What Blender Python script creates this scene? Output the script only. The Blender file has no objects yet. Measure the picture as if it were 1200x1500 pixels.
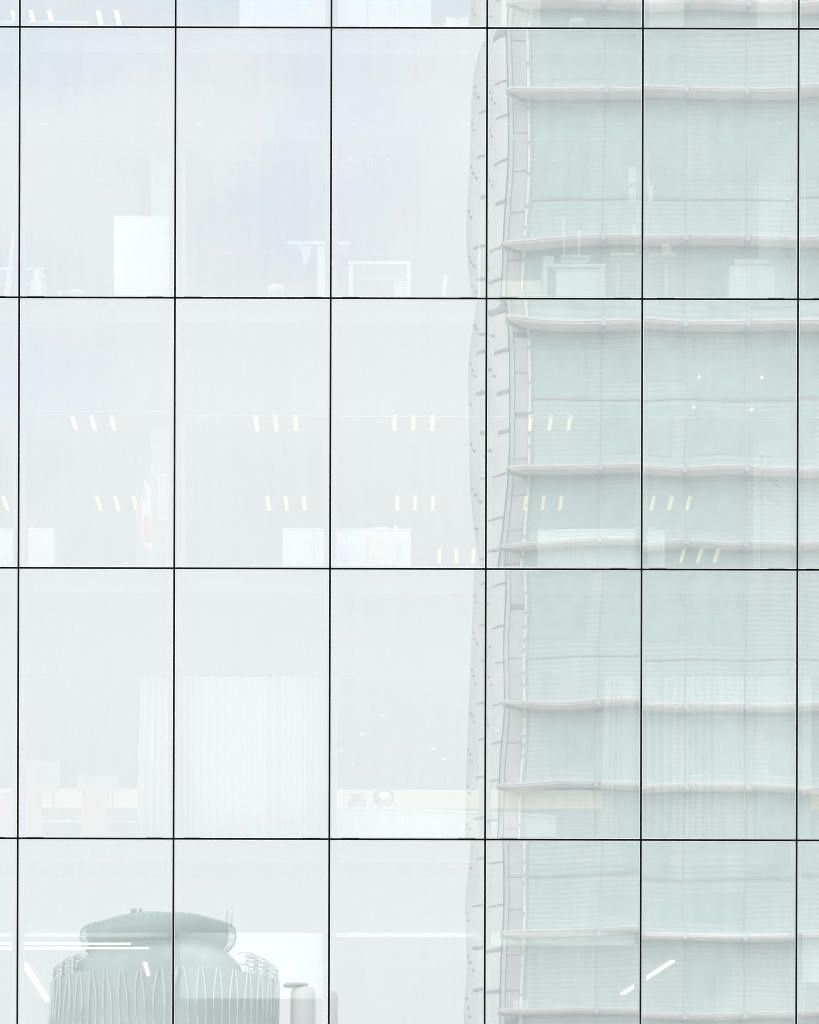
import bpy, bmesh, math, random
from mathutils import Matrix, Vector
random.seed(7)
R = math.radians

# ------------------------------------------------------------------ camera, sky, sun, exposure
SC = bpy.context.scene
COL = SC.collection
F = 6309.0            # focal length in pixels of the 1200 x 1500 photograph
D = 60.0              # camera to glass
EYE = 1.65
ROLL = 0.0026
PX, PY = 610.0, 2280.0

cd = bpy.data.cameras.new('camera')
cam = bpy.data.objects.new('camera', cd)
COL.objects.link(cam)
cd.sensor_fit = 'AUTO'
cd.sensor_width = 36.0
cd.lens = 36.0 * F / 1500.0
cd.shift_x = (600.0 - PX) / 1500.0
cd.shift_y = (PY - 750.0) / 1500.0
cd.clip_start = 0.5
cd.clip_end = 5000.0
cam.matrix_world = Matrix.Translation((0, -D, EYE)) @ Matrix.Rotation(R(90), 4, 'X') @ Matrix.Rotation(ROLL, 4, 'Z')
SC.camera = cam

SUN_EL, SUN_AZ = R(27), R(-34)      # azimuth measured from +Y (behind the glass building) towards +X
world = bpy.data.worlds.new('World')
SC.world = world
world.use_nodes = True
wn, wl = world.node_tree.nodes, world.node_tree.links
wn.clear()
wout = wn.new('ShaderNodeOutputWorld')
wbg = wn.new('ShaderNodeBackground')
wbg.inputs['Strength'].default_value = 0.15
sky = wn.new('ShaderNodeTexSky')
sky.sky_type = 'NISHITA'
sky.sun_disc = False
sky.sun_elevation = SUN_EL
sky.sun_rotation = SUN_AZ
sky.dust_density = 0.6
sky.ozone_density = 0.2
tc = wn.new('ShaderNodeTexCoord')
mp = wn.new('ShaderNodeMapping')
mp.inputs['Scale'].default_value = (1.0, 1.0, 1.35)
n1 = wn.new('ShaderNodeTexNoise')
n1.inputs['Scale'].default_value = 12.0
n1.inputs['Detail'].default_value = 3.0
n1.inputs['Roughness'].default_value = 0.48
rmp = wn.new('ShaderNodeValToRGB')
rmp.color_ramp.elements[0].position = 0.36
rmp.color_ramp.elements[0].color = (0.60, 0.60, 0.60, 1)
rmp.color_ramp.elements[1].position = 0.60
rmp.color_ramp.elements[1].color = (0.98, 0.98, 0.98, 1)
cmix = wn.new('ShaderNodeMixRGB')
cmix.inputs['Color2'].default_value = (7.48, 7.56, 7.55, 1)      # white cloud
wl.new(tc.outputs['Generated'], mp.inputs['Vector'])
wl.new(mp.outputs['Vector'], n1.inputs['Vector'])
wl.new(n1.outputs['Fac'], rmp.inputs['Fac'])
sep = wn.new('ShaderNodeSeparateXYZ')                            # cloud closes into white haze towards the horizon
hz = wn.new('ShaderNodeMapRange'); hz.interpolation_type = 'SMOOTHSTEP'
hz.inputs['From Min'].default_value = 0.31; hz.inputs['From Max'].default_value = 0.17
hz.inputs['To Min'].default_value = 0.0; hz.inputs['To Max'].default_value = 0.85
hmix = wn.new('ShaderNodeMixRGB'); hmix.inputs['Color2'].default_value = (0.965, 0.965, 0.965, 1)
wl.new(tc.outputs['Generated'], sep.inputs[0]); wl.new(sep.outputs['Z'], hz.inputs['Value'])
wl.new(hz.outputs['Result'], hmix.inputs['Fac']); wl.new(rmp.outputs['Color'], hmix.inputs['Color1'])
wl.new(hmix.outputs['Color'], cmix.inputs['Fac'])
tint = wn.new('ShaderNodeMixRGB'); tint.blend_type = 'MULTIPLY'; tint.inputs['Fac'].default_value = 1.0
tint.inputs['Color2'].default_value = (1.10, 1.44, 1.52, 1)       # thin bright haze in the blue gaps
wl.new(sky.outputs['Color'], tint.inputs['Color1'])
wl.new(tint.outputs['Color'], cmix.inputs['Color1'])
wl.new(cmix.outputs['Color'], wbg.inputs['Color'])
wl.new(wbg.outputs['Background'], wout.inputs['Surface'])

sd = bpy.data.lights.new('sun', 'SUN')
sd.energy = 1.2
sd.angle = R(60)
sd.color = (1.0, 0.98, 0.95)
sun = bpy.data.objects.new('sun', sd)
COL.objects.link(sun)
to_sun = Vector((math.sin(SUN_AZ) * math.cos(SUN_EL), math.cos(SUN_AZ) * math.cos(SUN_EL), math.sin(SUN_EL)))
sun.rotation_euler = to_sun.to_track_quat('Z', 'Y').to_euler()
sun.location = (20, 60, 120)

SC.view_settings.view_transform = 'Standard'
SC.view_settings.look = 'None'
SC.view_settings.gamma = 1.0
SC.view_settings.use_curve_mapping = False
SC.view_settings.exposure = 0.61
SC.cycles.use_denoising = True
SC.cycles.filter_width = 1.05
SC.cycles.max_bounces = 10
SC.cycles.transparent_max_bounces = 24
SC.cycles.glossy_bounces = 5
SC.cycles.diffuse_bounces = 4
SC.cycles.sample_clamp_indirect = 4.0
SC.cycles.caustics_reflective = False
SC.cycles.caustics_refractive = False

# ------------------------------------------------------------------ helpers
def at(px, py, d):
    """photo pixel -> (X, Z above eye) on the vertical plane d metres behind the glass"""
    u, v = px - PX, PY - py
    U = u * math.cos(ROLL) - v * math.sin(ROLL)
    V = u * math.sin(ROLL) + v * math.cos(ROLL)
    k = (D + d) / F
    return U * k, V * k
def P(px, py, d):
    x, z = at(px, py, d)
    return Vector((x, d, z + EYE))
def on_level(px, py, zrel):
    """photo pixel -> point on the horizontal plane zrel metres above the eye"""
    x, z = at(px, py, 0)
    k = zrel / z
    return Vector((x * k, D * k - D, zrel + EYE))

MATS = {}
def mat(name, color, rough=0.6, metal=0.0, noise=0.06, scale=3.0, emit=None, estr=0.0, spec=0.4, bump=0.0):
    if name in MATS: return MATS[name]
    m = bpy.data.materials.new(name)
    m.use_nodes = True
    nt = m.node_tree; b = nt.nodes['Principled BSDF']
    b.inputs['Roughness'].default_value = rough
    b.inputs['Metallic'].default_value = metal
    b.inputs['Specular IOR Level'].default_value = spec
    t = nt.nodes.new('ShaderNodeTexCoord')
    n = nt.nodes.new('ShaderNodeTexNoise')
    n.inputs['Scale'].default_value = scale; n.inputs['Detail'].default_value = 5
    r = nt.nodes.new('ShaderNodeValToRGB')
    r.color_ramp.elements[0].position = 0.3; r.color_ramp.elements[1].position = 0.7
    r.color_ramp.elements[0].color = tuple(c * (1 - noise) for c in color) + (1,)
    r.color_ramp.elements[1].color = tuple(min(1, c * (1 + noise)) for c in color) + (1,)
    nt.links.new(t.outputs['Object'], n.inputs['Vector'])
    nt.links.new(n.outputs['Fac'], r.inputs['Fac'])
    nt.links.new(r.outputs['Color'], b.inputs['Base Color'])
    if bump:
        bp = nt.nodes.new('ShaderNodeBump'); bp.inputs['Strength'].default_value = bump
        nt.links.new(n.outputs['Fac'], bp.inputs['Height']); nt.links.new(bp.outputs['Normal'], b.inputs['Normal'])
    if emit:
        b.inputs['Emission Color'].default_value = tuple(emit) + (1,)
        b.inputs['Emission Strength'].default_value = estr
    MATS[name] = m
    return m

class MB:
    def __init__(s): s.v, s.f = [], []
    def add(s, vs, fs):
        o = len(s.v); s.v += [tuple(v) for v in vs]; s.f += [tuple(i + o for i in f) for f in fs]; return s
    def box(s, x0, x1, y0, y1, z0, z1):
        return s.add([(x0,y0,z0),(x1,y0,z0),(x1,y1,z0),(x0,y1,z0),(x0,y0,z1),(x1,y0,z1),(x1,y1,z1),(x0,y1,z1)],
                     [(3,2,1,0),(4,5,6,7),(0,1,5,4),(1,2,6,5),(2,3,7,6),(3,0,4,7)])
    def prism(s, pts, z0, z1):      # plan polygon (counter-clockwise) swept in z
        n = len(pts)
        return s.add([(x,y,z0) for x,y in pts] + [(x,y,z1) for x,y in pts],
                     [tuple(range(n))[::-1], tuple(range(n, 2*n))] + [(i,(i+1)%n,n+(i+1)%n,n+i) for i in range(n)])
    def slab_xz(s, pts, y0, y1):    # outline in x,z with thickness in y
        n = len(pts)
        return s.add([(x,y0,z) for x,z in pts] + [(x,y1,z) for x,z in pts],
                     [tuple(range(n)), tuple(range(n, 2*n))[::-1]] + [(i,n+i,n+(i+1)%n,(i+1)%n) for i in range(n)])
    def lathe(s, prof, cx=0, cy=0, n=32, a0=0.0, a1=2*math.pi):
        closed = abs(a1 - a0 - 2*math.pi) < 1e-6
        k = n if closed else n + 1
        vs = [(cx + r*math.cos(a0+(a1-a0)*i/n), cy + r*math.sin(a0+(a1-a0)*i/n), z) for r, z in prof for i in range(k)]
        fs = []
        for j in range(len(prof)-1):
            for i in range(n):
                i2 = (i+1) % k
                fs.append((j*k+i, j*k+i2, (j+1)*k+i2, (j+1)*k+i))
        return s.add(vs, fs)
    def tube(s, pts, r, n=6):
        pts = [Vector(p) for p in pts]
        rings = []
        for i, p in enumerate(pts):
            t = (pts[min(i+1, len(pts)-1)] - pts[max(i-1, 0)]).normalized()
            a = t.cross(Vector((0,0,1)))
            if a.length < 1e-3: a = t.cross(Vector((1,0,0)))
            a.normalize(); b = t.cross(a)
            rr = r[i] if isinstance(r, (list, tuple)) else r
            rings.append([p + (a*math.cos(2*math.pi*k/n) + b*math.sin(2*math.pi*k/n))*rr for k in range(n)])
        vs = [v for g in rings for v in g]; fs = []
        for i in range(len(pts)-1):
            for k in range(n):
                fs.append((i*n+k, i*n+(k+1)%n, (i+1)*n+(k+1)%n, (i+1)*n+k))
        fs += [tuple(range(n))[::-1], tuple((len(pts)-1)*n+k for k in range(n))]
        return s.add(vs, fs)
    def ball(s, c, r, n=12, sq=(1,1,1)):
        m = n//2
        prof = [(max(1e-4, math.sin(math.pi*i/m)), -math.cos(math.pi*i/m)) for i in range(m+1)]
        o = MB().lathe(prof, n=n)
        return s.add([(c[0]+v[0]*r*sq[0], c[1]+v[1]*r*sq[1], c[2]+v[2]*r*sq[2]) for v in o.v], o.f)
    def build(s, name, m, parent=None, smooth=False, label=None, bevel=0):
        me = bpy.data.meshes.new(name)
        org = parent.matrix_world.translation if parent is not None else Vector((0,0,0))
        me.from_pydata([tuple(Vector(v) - WORLD_OF.get(parent.name, Vector((0,0,0))) if parent is not None else v) for v in s.v], [], s.f)
        bm = bmesh.new(); bm.from_mesh(me); bmesh.ops.recalc_face_normals(bm, faces=bm.faces); bm.to_mesh(me); bm.free()
        if smooth:
            for p in me.polygons: p.use_smooth = True
        me.materials.append(m)
        o = bpy.data.objects.new(name, me); COL.objects.link(o)
        if parent is not None:
            o.parent = parent
            WORLD_OF[o.name] = WORLD_OF.get(parent.name, Vector((0,0,0)))
        if label: o['label'] = label
        if bevel:
            b = o.modifiers.new('bevel', 'BEVEL'); b.width = bevel; b.segments = 2; b.limit_method = 'ANGLE'
        return o
WORLD_OF = {}      # world position of each thing (meshes are written in world coordinates)

def thing(name, label, cat, loc=(0,0,0), group=None):
    o = bpy.data.objects.new(name, None); COL.objects.link(o)
    o.empty_display_size = 0.2
    o.location = loc; o['label'] = label; o['category'] = cat
    if group: o['group'] = group
    WORLD_OF[o.name] = Vector(loc)
    return o
def tag(o, label, cat, group=None):
    o['label'] = label; o['category'] = cat
    if group: o['group'] = group
    return o
def structure(name, mb, m):
    o = mb.build(name, m); o['kind'] = 'structure'; return o

# ------------------------------------------------------------------ materials
def glass_mat():
    m = bpy.data.materials.new('coated_glass'); m.use_nodes = True
    nt = m.node_tree; nt.nodes.clear()
    out = nt.nodes.new('ShaderNodeOutputMaterial')
    mix = nt.nodes.new('ShaderNodeMixShader')
    gl = nt.nodes.new('ShaderNodeBsdfGlossy'); gl.inputs['Roughness'].default_value = 0.006
    gl.inputs['Color'].default_value = (0.985, 1.0, 0.998, 1)
    tr = nt.nodes.new('ShaderNodeBsdfTransparent'); tr.inputs['Color'].default_value = (0.97, 1.0, 0.965, 1)
    lw = nt.nodes.new('ShaderNodeLayerWeight'); lw.inputs['Blend'].default_value = 0.5
    pw = nt.nodes.new('ShaderNodeMath'); pw.operation = 'POWER'; pw.inputs[1].default_value = 5.0
    mr = nt.nodes.new('ShaderNodeMapRange')          # coating: not quite half the light is mirrored head-on
    mr.inputs['To Min'].default_value = 0.44; mr.inputs['To Max'].default_value = 1.0
    nt.links.new(lw.outputs['Facing'], pw.inputs[0])
    nt.links.new(pw.outputs[0], mr.inputs['Value'])
    nt.links.new(mr.outputs['Result'], mix.inputs['Fac'])
    nt.links.new(tr.outputs[0], mix.inputs[1]); nt.links.new(gl.outputs[0], mix.inputs[2])
    film = nt.nodes.new('ShaderNodeMixShader')           # pale veil put on the panes as a diffuse film, flattening contrast
    film.inputs['Fac'].default_value = 0.20
    tcn = nt.nodes.new('ShaderNodeTexCoord'); oi = nt.nodes.new('ShaderNodeObjectInfo')
    mpg = nt.nodes.new('ShaderNodeMapping'); mpg.inputs['Scale'].default_value = (7.0, 1.0, 0.45)    # faint rain streaks
    ng = nt.nodes.new('ShaderNodeTexNoise'); ng.inputs['Scale'].default_value = 1.6; ng.inputs['Detail'].default_value = 4
    rg = nt.nodes.new('ShaderNodeMapRange'); rg.inputs['From Min'].default_value = 0.3; rg.inputs['From Max'].default_value = 0.7
    rg.inputs['To Min'].default_value = 0.185; rg.inputs['To Max'].default_value = 0.235
    ad = nt.nodes.new('ShaderNodeMath'); ad.operation = 'MULTIPLY_ADD'; ad.inputs[1].default_value = 0.035
    nt.links.new(tcn.outputs['Object'], mpg.inputs['Vector']); nt.links.new(mpg.outputs['Vector'], ng.inputs['Vector'])
    nt.links.new(ng.outputs['Fac'], rg.inputs['Value']); nt.links.new(oi.outputs['Random'], ad.inputs[0])
    nt.links.new(rg.outputs['Result'], ad.inputs[2]); nt.links.new(ad.outputs[0], film.inputs['Fac'])
    df = nt.nodes.new('ShaderNodeBsdfDiffuse'); df.inputs['Color'].default_value = (0.88, 0.905, 0.90, 1)
    nt.links.new(mix.outputs[0], film.inputs[1]); nt.links.new(df.outputs[0], film.inputs[2])
    nt.links.new(film.outputs[0], out.inputs['Surface'])
    return m
GLASS = glass_mat()
BLACK = mat('black_gasket', (0.006, 0.006, 0.006), 1.0, spec=0.0, noise=0.3)
HALO = mat('edge_halo_metal', (0.86, 0.87, 0.86), 0.35, 1.0)
MULL = mat('grey_mullion', (0.13, 0.13, 0.135), 0.6)
SLABEDGE = mat('slab_edge', (0.16, 0.16, 0.165), 0.9, scale=2, noise=0.15)
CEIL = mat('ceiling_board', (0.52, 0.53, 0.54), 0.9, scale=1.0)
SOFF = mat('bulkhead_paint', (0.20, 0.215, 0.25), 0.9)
FLOORM = mat('office_carpet', (0.16, 0.16, 0.17), 0.95, scale=20, noise=0.2)
IWALL = mat('grey_office_wall', (0.34, 0.35, 0.37), 0.9, scale=0.6, noise=0.12)
WWALL = mat('white_office_wall', (0.42, 0.425, 0.425), 0.9, scale=0.8)
CONC = mat('concrete', (0.35, 0.35, 0.34), 0.9, scale=2, noise=0.15)
WHITE = mat('white_laminate', (0.71, 0.70, 0.675), 0.45, noise=0.03)
WHITE2 = mat('off_white_laminate', (0.60, 0.60, 0.60), 0.5, noise=0.03)
PALE = mat('pale_grey_paint', (0.56, 0.57, 0.58), 0.5)
GREY = mat('mid_grey_plastic', (0.22, 0.22, 0.23), 0.5)
DARK = mat('dark_grey_plastic', (0.07, 0.07, 0.075), 0.5)
CREAM = mat('cream_paint', (0.80, 0.70, 0.48), 0.6)
BANDGLOW = mat('cream_band_glow', (0.80, 0.70, 0.48), 0.6, emit=(1.0, 0.80, 0.46), estr=0.12)
BEIGE = mat('beige_board', (0.70, 0.62, 0.50), 0.7)
CHROME = mat('polished_metal', (0.85, 0.86, 0.87), 0.08, 1.0)
RED = mat('dusty_red_fabric', (0.55, 0.19, 0.19), 0.9, scale=30)
FLAGRED = mat('red_cloth', (0.75, 0.10, 0.06), 0.9, scale=20)
PLANT = mat('leaf_green', (0.07, 0.11, 0.05), 0.6, scale=20, noise=0.4)
CURT = mat('white_curtain', (0.43, 0.425, 0.415), 0.95, scale=12, noise=0.04)
BLIND = mat('white_blind_cloth', (0.72, 0.74, 0.715), 0.9, scale=40, noise=0.03)
LIT = mat('lit_tube', (0.9, 0.9, 0.88), 0.4, emit=(1.0, 0.80, 0.34), estr=0.34)
LITW = mat('lit_white_tube', (0.9, 0.9, 0.88), 0.4, emit=(1.0, 0.95, 0.84), estr=2.5)
LIT2 = mat('lit_lamp', (0.9, 0.9, 0.88), 0.4, emit=(1.0, 0.88, 0.64), estr=1.3)

# ------------------------------------------------------------------ ground
gm = mat('pale_paving', (0.58, 0.58, 0.56), 0.9, scale=0.8, noise=0.15)
structure('ground', MB().box(-1500, 1500, -1800, 800, -0.4, 0.0), gm)

# ------------------------------------------------------------------ the glass office building
PITX, X0 = 2.170, 0.932
PITZ = 3.768
def JX(k): return X0 + PITX * k
def JZ(k): return 17.526 + PITZ * (k - 2) + EYE
KX0, KX1, KZ0, KZ1 = -6, 5, -3, 5
XL, XR = JX(KX0), JX(KX1)
CEILH = {3: 2.60, 2: 2.69, 1: 2.515, 0: 2.585, -1: 2.69}
BD = 1.5              # depth of the bulkhead edge
BACK = 13.0
office = thing('office_building', 'office block clad in a flush grid of mirror-like glass panes with thin black joints', 'building', (0, 6, 0))

JW = 0.0160
# measured sideways lean of the mirrored tower edge in single panes (photo pixels; constant, linear, square in height)
TILT = {(-2, -1): -4 / 11100, (-3, -1): 1 / 11100}      # panes that sit a hair out of plumb
SHIFT = {(0, 2): (0, 4, -5), (0, 1): (0, 4, -6), (0, 0): (-7, 5, 0), (0, -1): (-8, 7, 0),
         (-1, 2): (-2, 7, 9), (-1, 1): (-2, -3, 9), (-1, 0): (2, 7, -2), (-1, -1): (0, 0, 3)}
def pane(kx, kz, fine):
    rnd = random.Random(kx * 131 + kz * 17 + 5)
    x0, x1 = JX(kx) + JW, JX(kx + 1) - JW
    z0, z1 = JZ(kz) + JW, JZ(kz + 1) - JW
    nx, nz = (44, 70) if fine else (8, 12)
    hw, hh = (x1 - x0) / 2, (z1 - z0) / 2
    B = 0.00118 * rnd.uniform(0.8, 1.2)              # bow of the sealed unit
    tx, tz = rnd.gauss(0, 0.00010), rnd.gauss(0, 0.00026)
    waves = [(rnd.uniform(-1, 1) * 0.00006, rnd.uniform(0.5, 2.2), rnd.uniform(0.6, 3.0), rnd.uniform(0, 6.28)) for _ in range(5)]
    edge = [rnd.uniform(0.00008, 0.00042) for _ in range(4)]
    vs, fs = [], []
    sh = SHIFT.get((kx, kz))
    for j in range(nz + 1):
        for i in range(nx + 1):
            # denser rows near the edges
            u = math.sin((i / nx * 2 - 1) * math.pi / 2 * 0.92) / math.sin(math.pi / 2 * 0.92)
            v = math.sin((j / nz * 2 - 1) * math.pi / 2 * 0.92) / math.sin(math.pi / 2 * 0.92)
            y = -B * (1 - u * u) * (0.78 + 0.22 * (1 - v * v))
            y += tx * u * hw + tz * v * hh
            for a, fx, fz, ph in waves:
                y += a * math.sin(fx * u * hw * 2.2 + fz * v * hh * 1.3 + ph)
            y += -edge[0] * math.exp(-(1 - v) * hh / 0.13) + edge[1] * math.exp(-(1 + v) * hh / 0.13)
            y += -0.4 * edge[2] * math.exp(-(1 - u) * hw / 0.10) - 0.4 * edge[3] * math.exp(-(1 + u) * hw / 0.10)
            y += TILT.get((kx, kz), 0.0) * v * hh
            if sh: y -= (sh[0] + sh[1]*v + sh[2]*v*v) / 8280 * u * hw
            vs.append((x0 + (u + 1) * hw, y, z0 + (v + 1) * hh))
    n = nx + 1
    for j in range(nz):
        for i in range(nx):
            fs.append((j*n+i, j*n+i+1, (j+1)*n+i+1, (j+1)*n+i))
    o = MB().add(vs, fs).build('glass_pane', GLASS, office, smooth=True)
    # bright metal strip added to draw a pale halo round the pane, a sub-part
    t, ya, yb = 0.005, -0.004, 0.012
    b = MB()
    b.box(x0 - .001, x0 + t, ya, yb, z0, z1); b.box(x1 - t, x1 + .001, ya, yb, z0, z1)
    b.box(x0 + t, x1 - t, ya + .0005, yb, z0 - .001, z0 + t); b.box(x0 + t, x1 - t, ya + .0005, yb, z1 - t, z1 + .001)
    b.build('halo_strip', HALO, o)
    return o
for kz in range(KZ0, KZ1):
    for kx in range(KX0, KX1):
        pane(kx, kz, -4 <= kx <= 2 and -1 <= kz <= 3)
for k in range(KX0, KX1 + 1):
    x = JX(k)
    m = MB().box(x - .085, x + .085, .05, .16, JZ(KZ0) - .3, JZ(KZ1)).build('mullion', MULL, office)
    MB().box(x - JW - .004, x + JW + .004, .006, .048, JZ(KZ0) - .3, JZ(KZ1)).build('gasket', BLACK, m)
for k in range(KZ0, KZ1 + 1):
    z = JZ(k)
    m = MB().box(XL + .085, XR - .085, .055, .15, z - .06, z + .045).build('transom', MULL, office)
    g = MB().box(XL, XR, .007, .047, z - JW - .004, z + JW + .004)
    for kx in range(KX0, KX1 + 1):         # setting blocks under the pane corners
        for sgn, off in ((-1, .30), (1, .28)):
            if math.sin(kx * 12.9 + k * 78.2 + sgn * 3.1) < -.1: continue
            xx = JX(kx) + sgn * (off + .05 * math.sin(kx * 7 + k * 3 + sgn))
            g.box(xx - .12, xx + .12, -.0035, .0068, z + JW - .006, z + JW + .0018)
    g.build('gasket', BLACK, m)
for k in range(KZ0, KZ1):
    z = JZ(k)
    MB().box(XL, XR, .17, BACK, z - .30, z - .02).build('floor_slab', SLABEDGE, office)
    MB().box(XL, XR, .17, BACK, z - .02, z + .004).build('floor_covering', FLOORM, office)
    zc = z + CEILH.get(k, 2.6)
    MB().box(XL, XR, BD + .02, BACK, zc, zc + .06).build('ceiling', CEIL, office)
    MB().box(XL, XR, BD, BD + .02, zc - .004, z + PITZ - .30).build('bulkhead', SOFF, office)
    MB().box(XL, XR, BACK, BACK + .2, z + .004, z + PITZ - .3).build('back_wall', IWALL, office)
for x0, x1 in ((XL - .3, XL), (XR, XR + .3)):
    MB().box(x0, x1, .0, BACK + .2, 0, JZ(KZ1) + .6).build('side_wall', CONC, office)
MB().box(XL, XR, .02, BACK + .2, JZ(KZ1) - .28, JZ(KZ1) + .25).build('roof', CONC, office)

# partitions and columns that belong to the building
def wall_part(name, px0, px1, py0, kz, d, m, thick=0.12, depth=None, top=None):
    a = P(px0, py0, d); b = P(px1, py0, d)
    z0 = JZ(kz) + .004
    z1 = top if top else JZ(kz) + CEILH.get(kz, 2.6) + 0.0
    MB().box(a.x, b.x, d, d + (depth or thick), z0, z1 - .003).build(name, m, office)
# white column behind the second joint, seen on three storeys
for kz in (1, 2):
    wall_part('column', 222, 253, 300, kz, 2.0, WWALL, depth=.5)
    wall_part('column', 262, 272, 300, kz, 1.9, WWALL, depth=.4)
wall_part('partition_wall', 1112, 1180, 300, 2, 2.1, WWALL, depth=.15)
wall_part('partition_wall', 1104, 1230, 700, 1, 2.3, WWALL, depth=.15)
wall_part('partition_wall', 200, 232, 700, 1, 3.4, WWALL, depth=.15)
wall_part('partition_wall', 1050, 1180, 1450, -1, 6.0, BEIGE, depth=.15)
wall_part('partition_wall', 735, 792, 20, 3, 1.8, WHITE, depth=.15)
wall_part('partition_wall', 945, 1002, 20, 3, 2.4, WHITE, depth=.15)
wall_part('partition_wall', 1110, 1172, 20, 3, 2.2, WHITE, depth=.15)
# thin bright trim along the ceiling edge of the storey with lit lamps
zc = JZ(1) + CEILH[1]
for a, b, dz in ((-3, -2, .06), (-2, 3, .0)):
    MB().box(JX(a) + .12, JX(b) - .12, BD - .03, BD - .002, zc - .008 + dz, zc + .004 + dz).build('ceiling_trim', WHITE2, office)
# cream wall band on the curtained storey, its lit look added as emission
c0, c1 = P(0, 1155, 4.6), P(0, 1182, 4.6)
MB().box(XL, XR, 4.6, 4.75, c1.z, c0.z).build('wall_band', BANDGLOW, office)
MB().box(XL, XR, 4.66, 4.8, JZ(0) + .004, c1.z - .002).build('wall_band_base', GREY, office)
# curtain rail under the slab of the curtained storey
r0 = P(500, 843, .3); r1 = P(500, 850, .3)
MB().box(JX(-1) + .1, JX(2) - .1, .3, .34, r1.z, r0.z).build('curtain_rail', WHITE, office)

# ------------------------------------------------------------------ lamps inside
def strip(px_top, py_top, px_bot, py_bot, kz, lit, label, group, w=0.062):
    zrel = JZ(kz) + CEILH[kz] - EYE - .035
    a, b = on_level(px_top, py_top, zrel), on_level(px_bot, py_bot, zrel)
    t = thing('ceiling_light', label, 'ceiling light', ((a.x+b.x)/2, (a.y+b.y)/2, JZ(kz) + CEILH[kz]), group)
    x = (a.x + b.x) / 2; z = a.z
    y0, y1 = a.y, b.y
    h = MB().box(x-w/2-.012, x-w/2, y0, y1, z-.006, z+.035).box(x+w/2, x+w/2+.012, y0, y1, z-.006, z+.035)
    h.box(x-w/2, x+w/2, y0, y0+.012, z-.006, z+.035).box(x-w/2, x+w/2, y1-.012, y1, z-.006, z+.035)
    h.box(x-w/2, x+w/2, y0+.012, y1-.012, z+.02, z+.034)
    h.build('housing', WHITE, t)
    if lit: MB().box(x-w*.32, x+w*.32, y0+.02, y1-.02, z, z+.018).build('tube', LITW if kz == 3 else LIT, t)
    else:   MB().box(x-.012, x+.012, y0+.02, y1-.02, z, z+.018).build('tube', PALE, t)
ORD = ['left', 'middle', 'right']
rows = [
 # storey, y top, y bottom, lean per px, lit, list of (xs at top), row words, what tells each three apart
 (1, 611, 631, True, [((106,134,163), 'high above the red cloth'),
                      ((374.5,403,432), 'third pane column'),
                      ((577.5,605.5,633.5), 'fourth pane column'),
                      ((778.5,807,835.5), 'over the wide low cabinet')], 'front'),
 (1, 726, 748, True, [((141.5,168,195), 'just left of red cloth'),
                      ((391.5,418,444.5), 'third pane column'),
                      ((582,608,634.5), 'over the beige board'),
                      ((771,797,823), 'over the wide low cabinet'),
                      ((958.5,985,1011.5), 'left of the coat stand')], 'middle'),
 (1, 803, 825, True, [((644,669,694), 'right of the beige board'),
                      ((1003,1028,1053), 'left of the coat stand')], 'back'),
 (2, 235, 262, False, [((311,340,369), 'upper storey, third pane column'),
                       ((513,541.5,570), 'upper storey, fourth pane column'),
                       ((783,811,839), 'upper storey, fifth pane column')], 'front'),
 (2, 372, 401, False, [((333,359,386), 'upper storey, left of table'),
                       ((522,549,576), 'upper storey, above small desk'),
                       ((1010,1014,1018), None)], 'back'),
 (3, 15, 36, True, [((18.5,45,72), 'top row, behind sill shelf'),
                    ((144,170.5,198), 'top row, beside sill shelf')], 'middle'),
 (2, 252.5, 261, False, [((980,1007,1035), 'upper storey, right of folded papers')], 'front'),
]
for kz, yt, yb, lit, groups, row in rows:
    for xs, where in groups:
        for i, x in enumerate(xs):
            if where is None:
                if i: continue
                lab = 'single unlit ceiling strip left of the cabinet with the pile of books'
            else:
                if kz == 3 and x == 198: continue
                lab = '%s of three %s ceiling strips, %s row, %s' % (ORD[i], 'lit' if lit else 'unlit', row, where)
            xb = 610 + 4 + (x - 614) * (PY - yb) / (PY - yt)      # ceiling strips run straight back
            strip(x, yt, xb, yb, kz, lit, lab, 'lit ceiling strips' if lit else 'unlit ceiling strips')
strip(12 - 8, 726, 12, 748, 1, True, 'lit warm white strip alone at the left edge of the photo, above a white cabinet', 'lit ceiling strips')
strip(147, 265, 152, 297, 2, False, 'left one of two unlit ceiling strips up left of the tall white cabinet', 'unlit ceiling strips')
strip(173, 265, 178, 297, 2, False, 'right one of two unlit ceiling strips up left of the tall white cabinet', 'unlit ceiling strips')

def downlight(px, py, kz, r, label):
    zrel = JZ(kz) + CEILH[kz] - EYE - .012
    p = on_level(px, py, zrel)
    t = thing('downlight', label, 'ceiling light', (p.x, p.y, p.z + .012), 'round downlights over the counter')
    MB().lathe([(r, p.z), (r + .025, p.z), (r + .025, p.z + .011)], p.x, p.y, 20).build('ring', WHITE, t)
    MB().lathe([(.0005, p.z + .001), (r, p.z + .001)], p.x, p.y, 20).build('lens', LIT2, t)
dls = [(560, 1048, .026, 'round lit downlight, the highest of those over the white counter'),
       (531, 1076, .026, 'round lit downlight second highest over the white counter, left side'),
       (500, 1099, .026, 'round lit downlight nearest the curtain edge left of the counter'),
       (518, 1117, .014, 'smallest round downlight, straight above the potted plant'),
       (635, 1097, .026, 'round lit downlight, upper of the two at the right over the counter'),
       (650, 1112, .026, 'round lit downlight, lower of the two at the right over the counter'),
       (728, 1070, .028, 'round lit downlight shining alone beside the reflected tiled tower edge')]
for px, py, r, lab in dls: downlight(px, py, 0, r * 1.25, lab)

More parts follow.
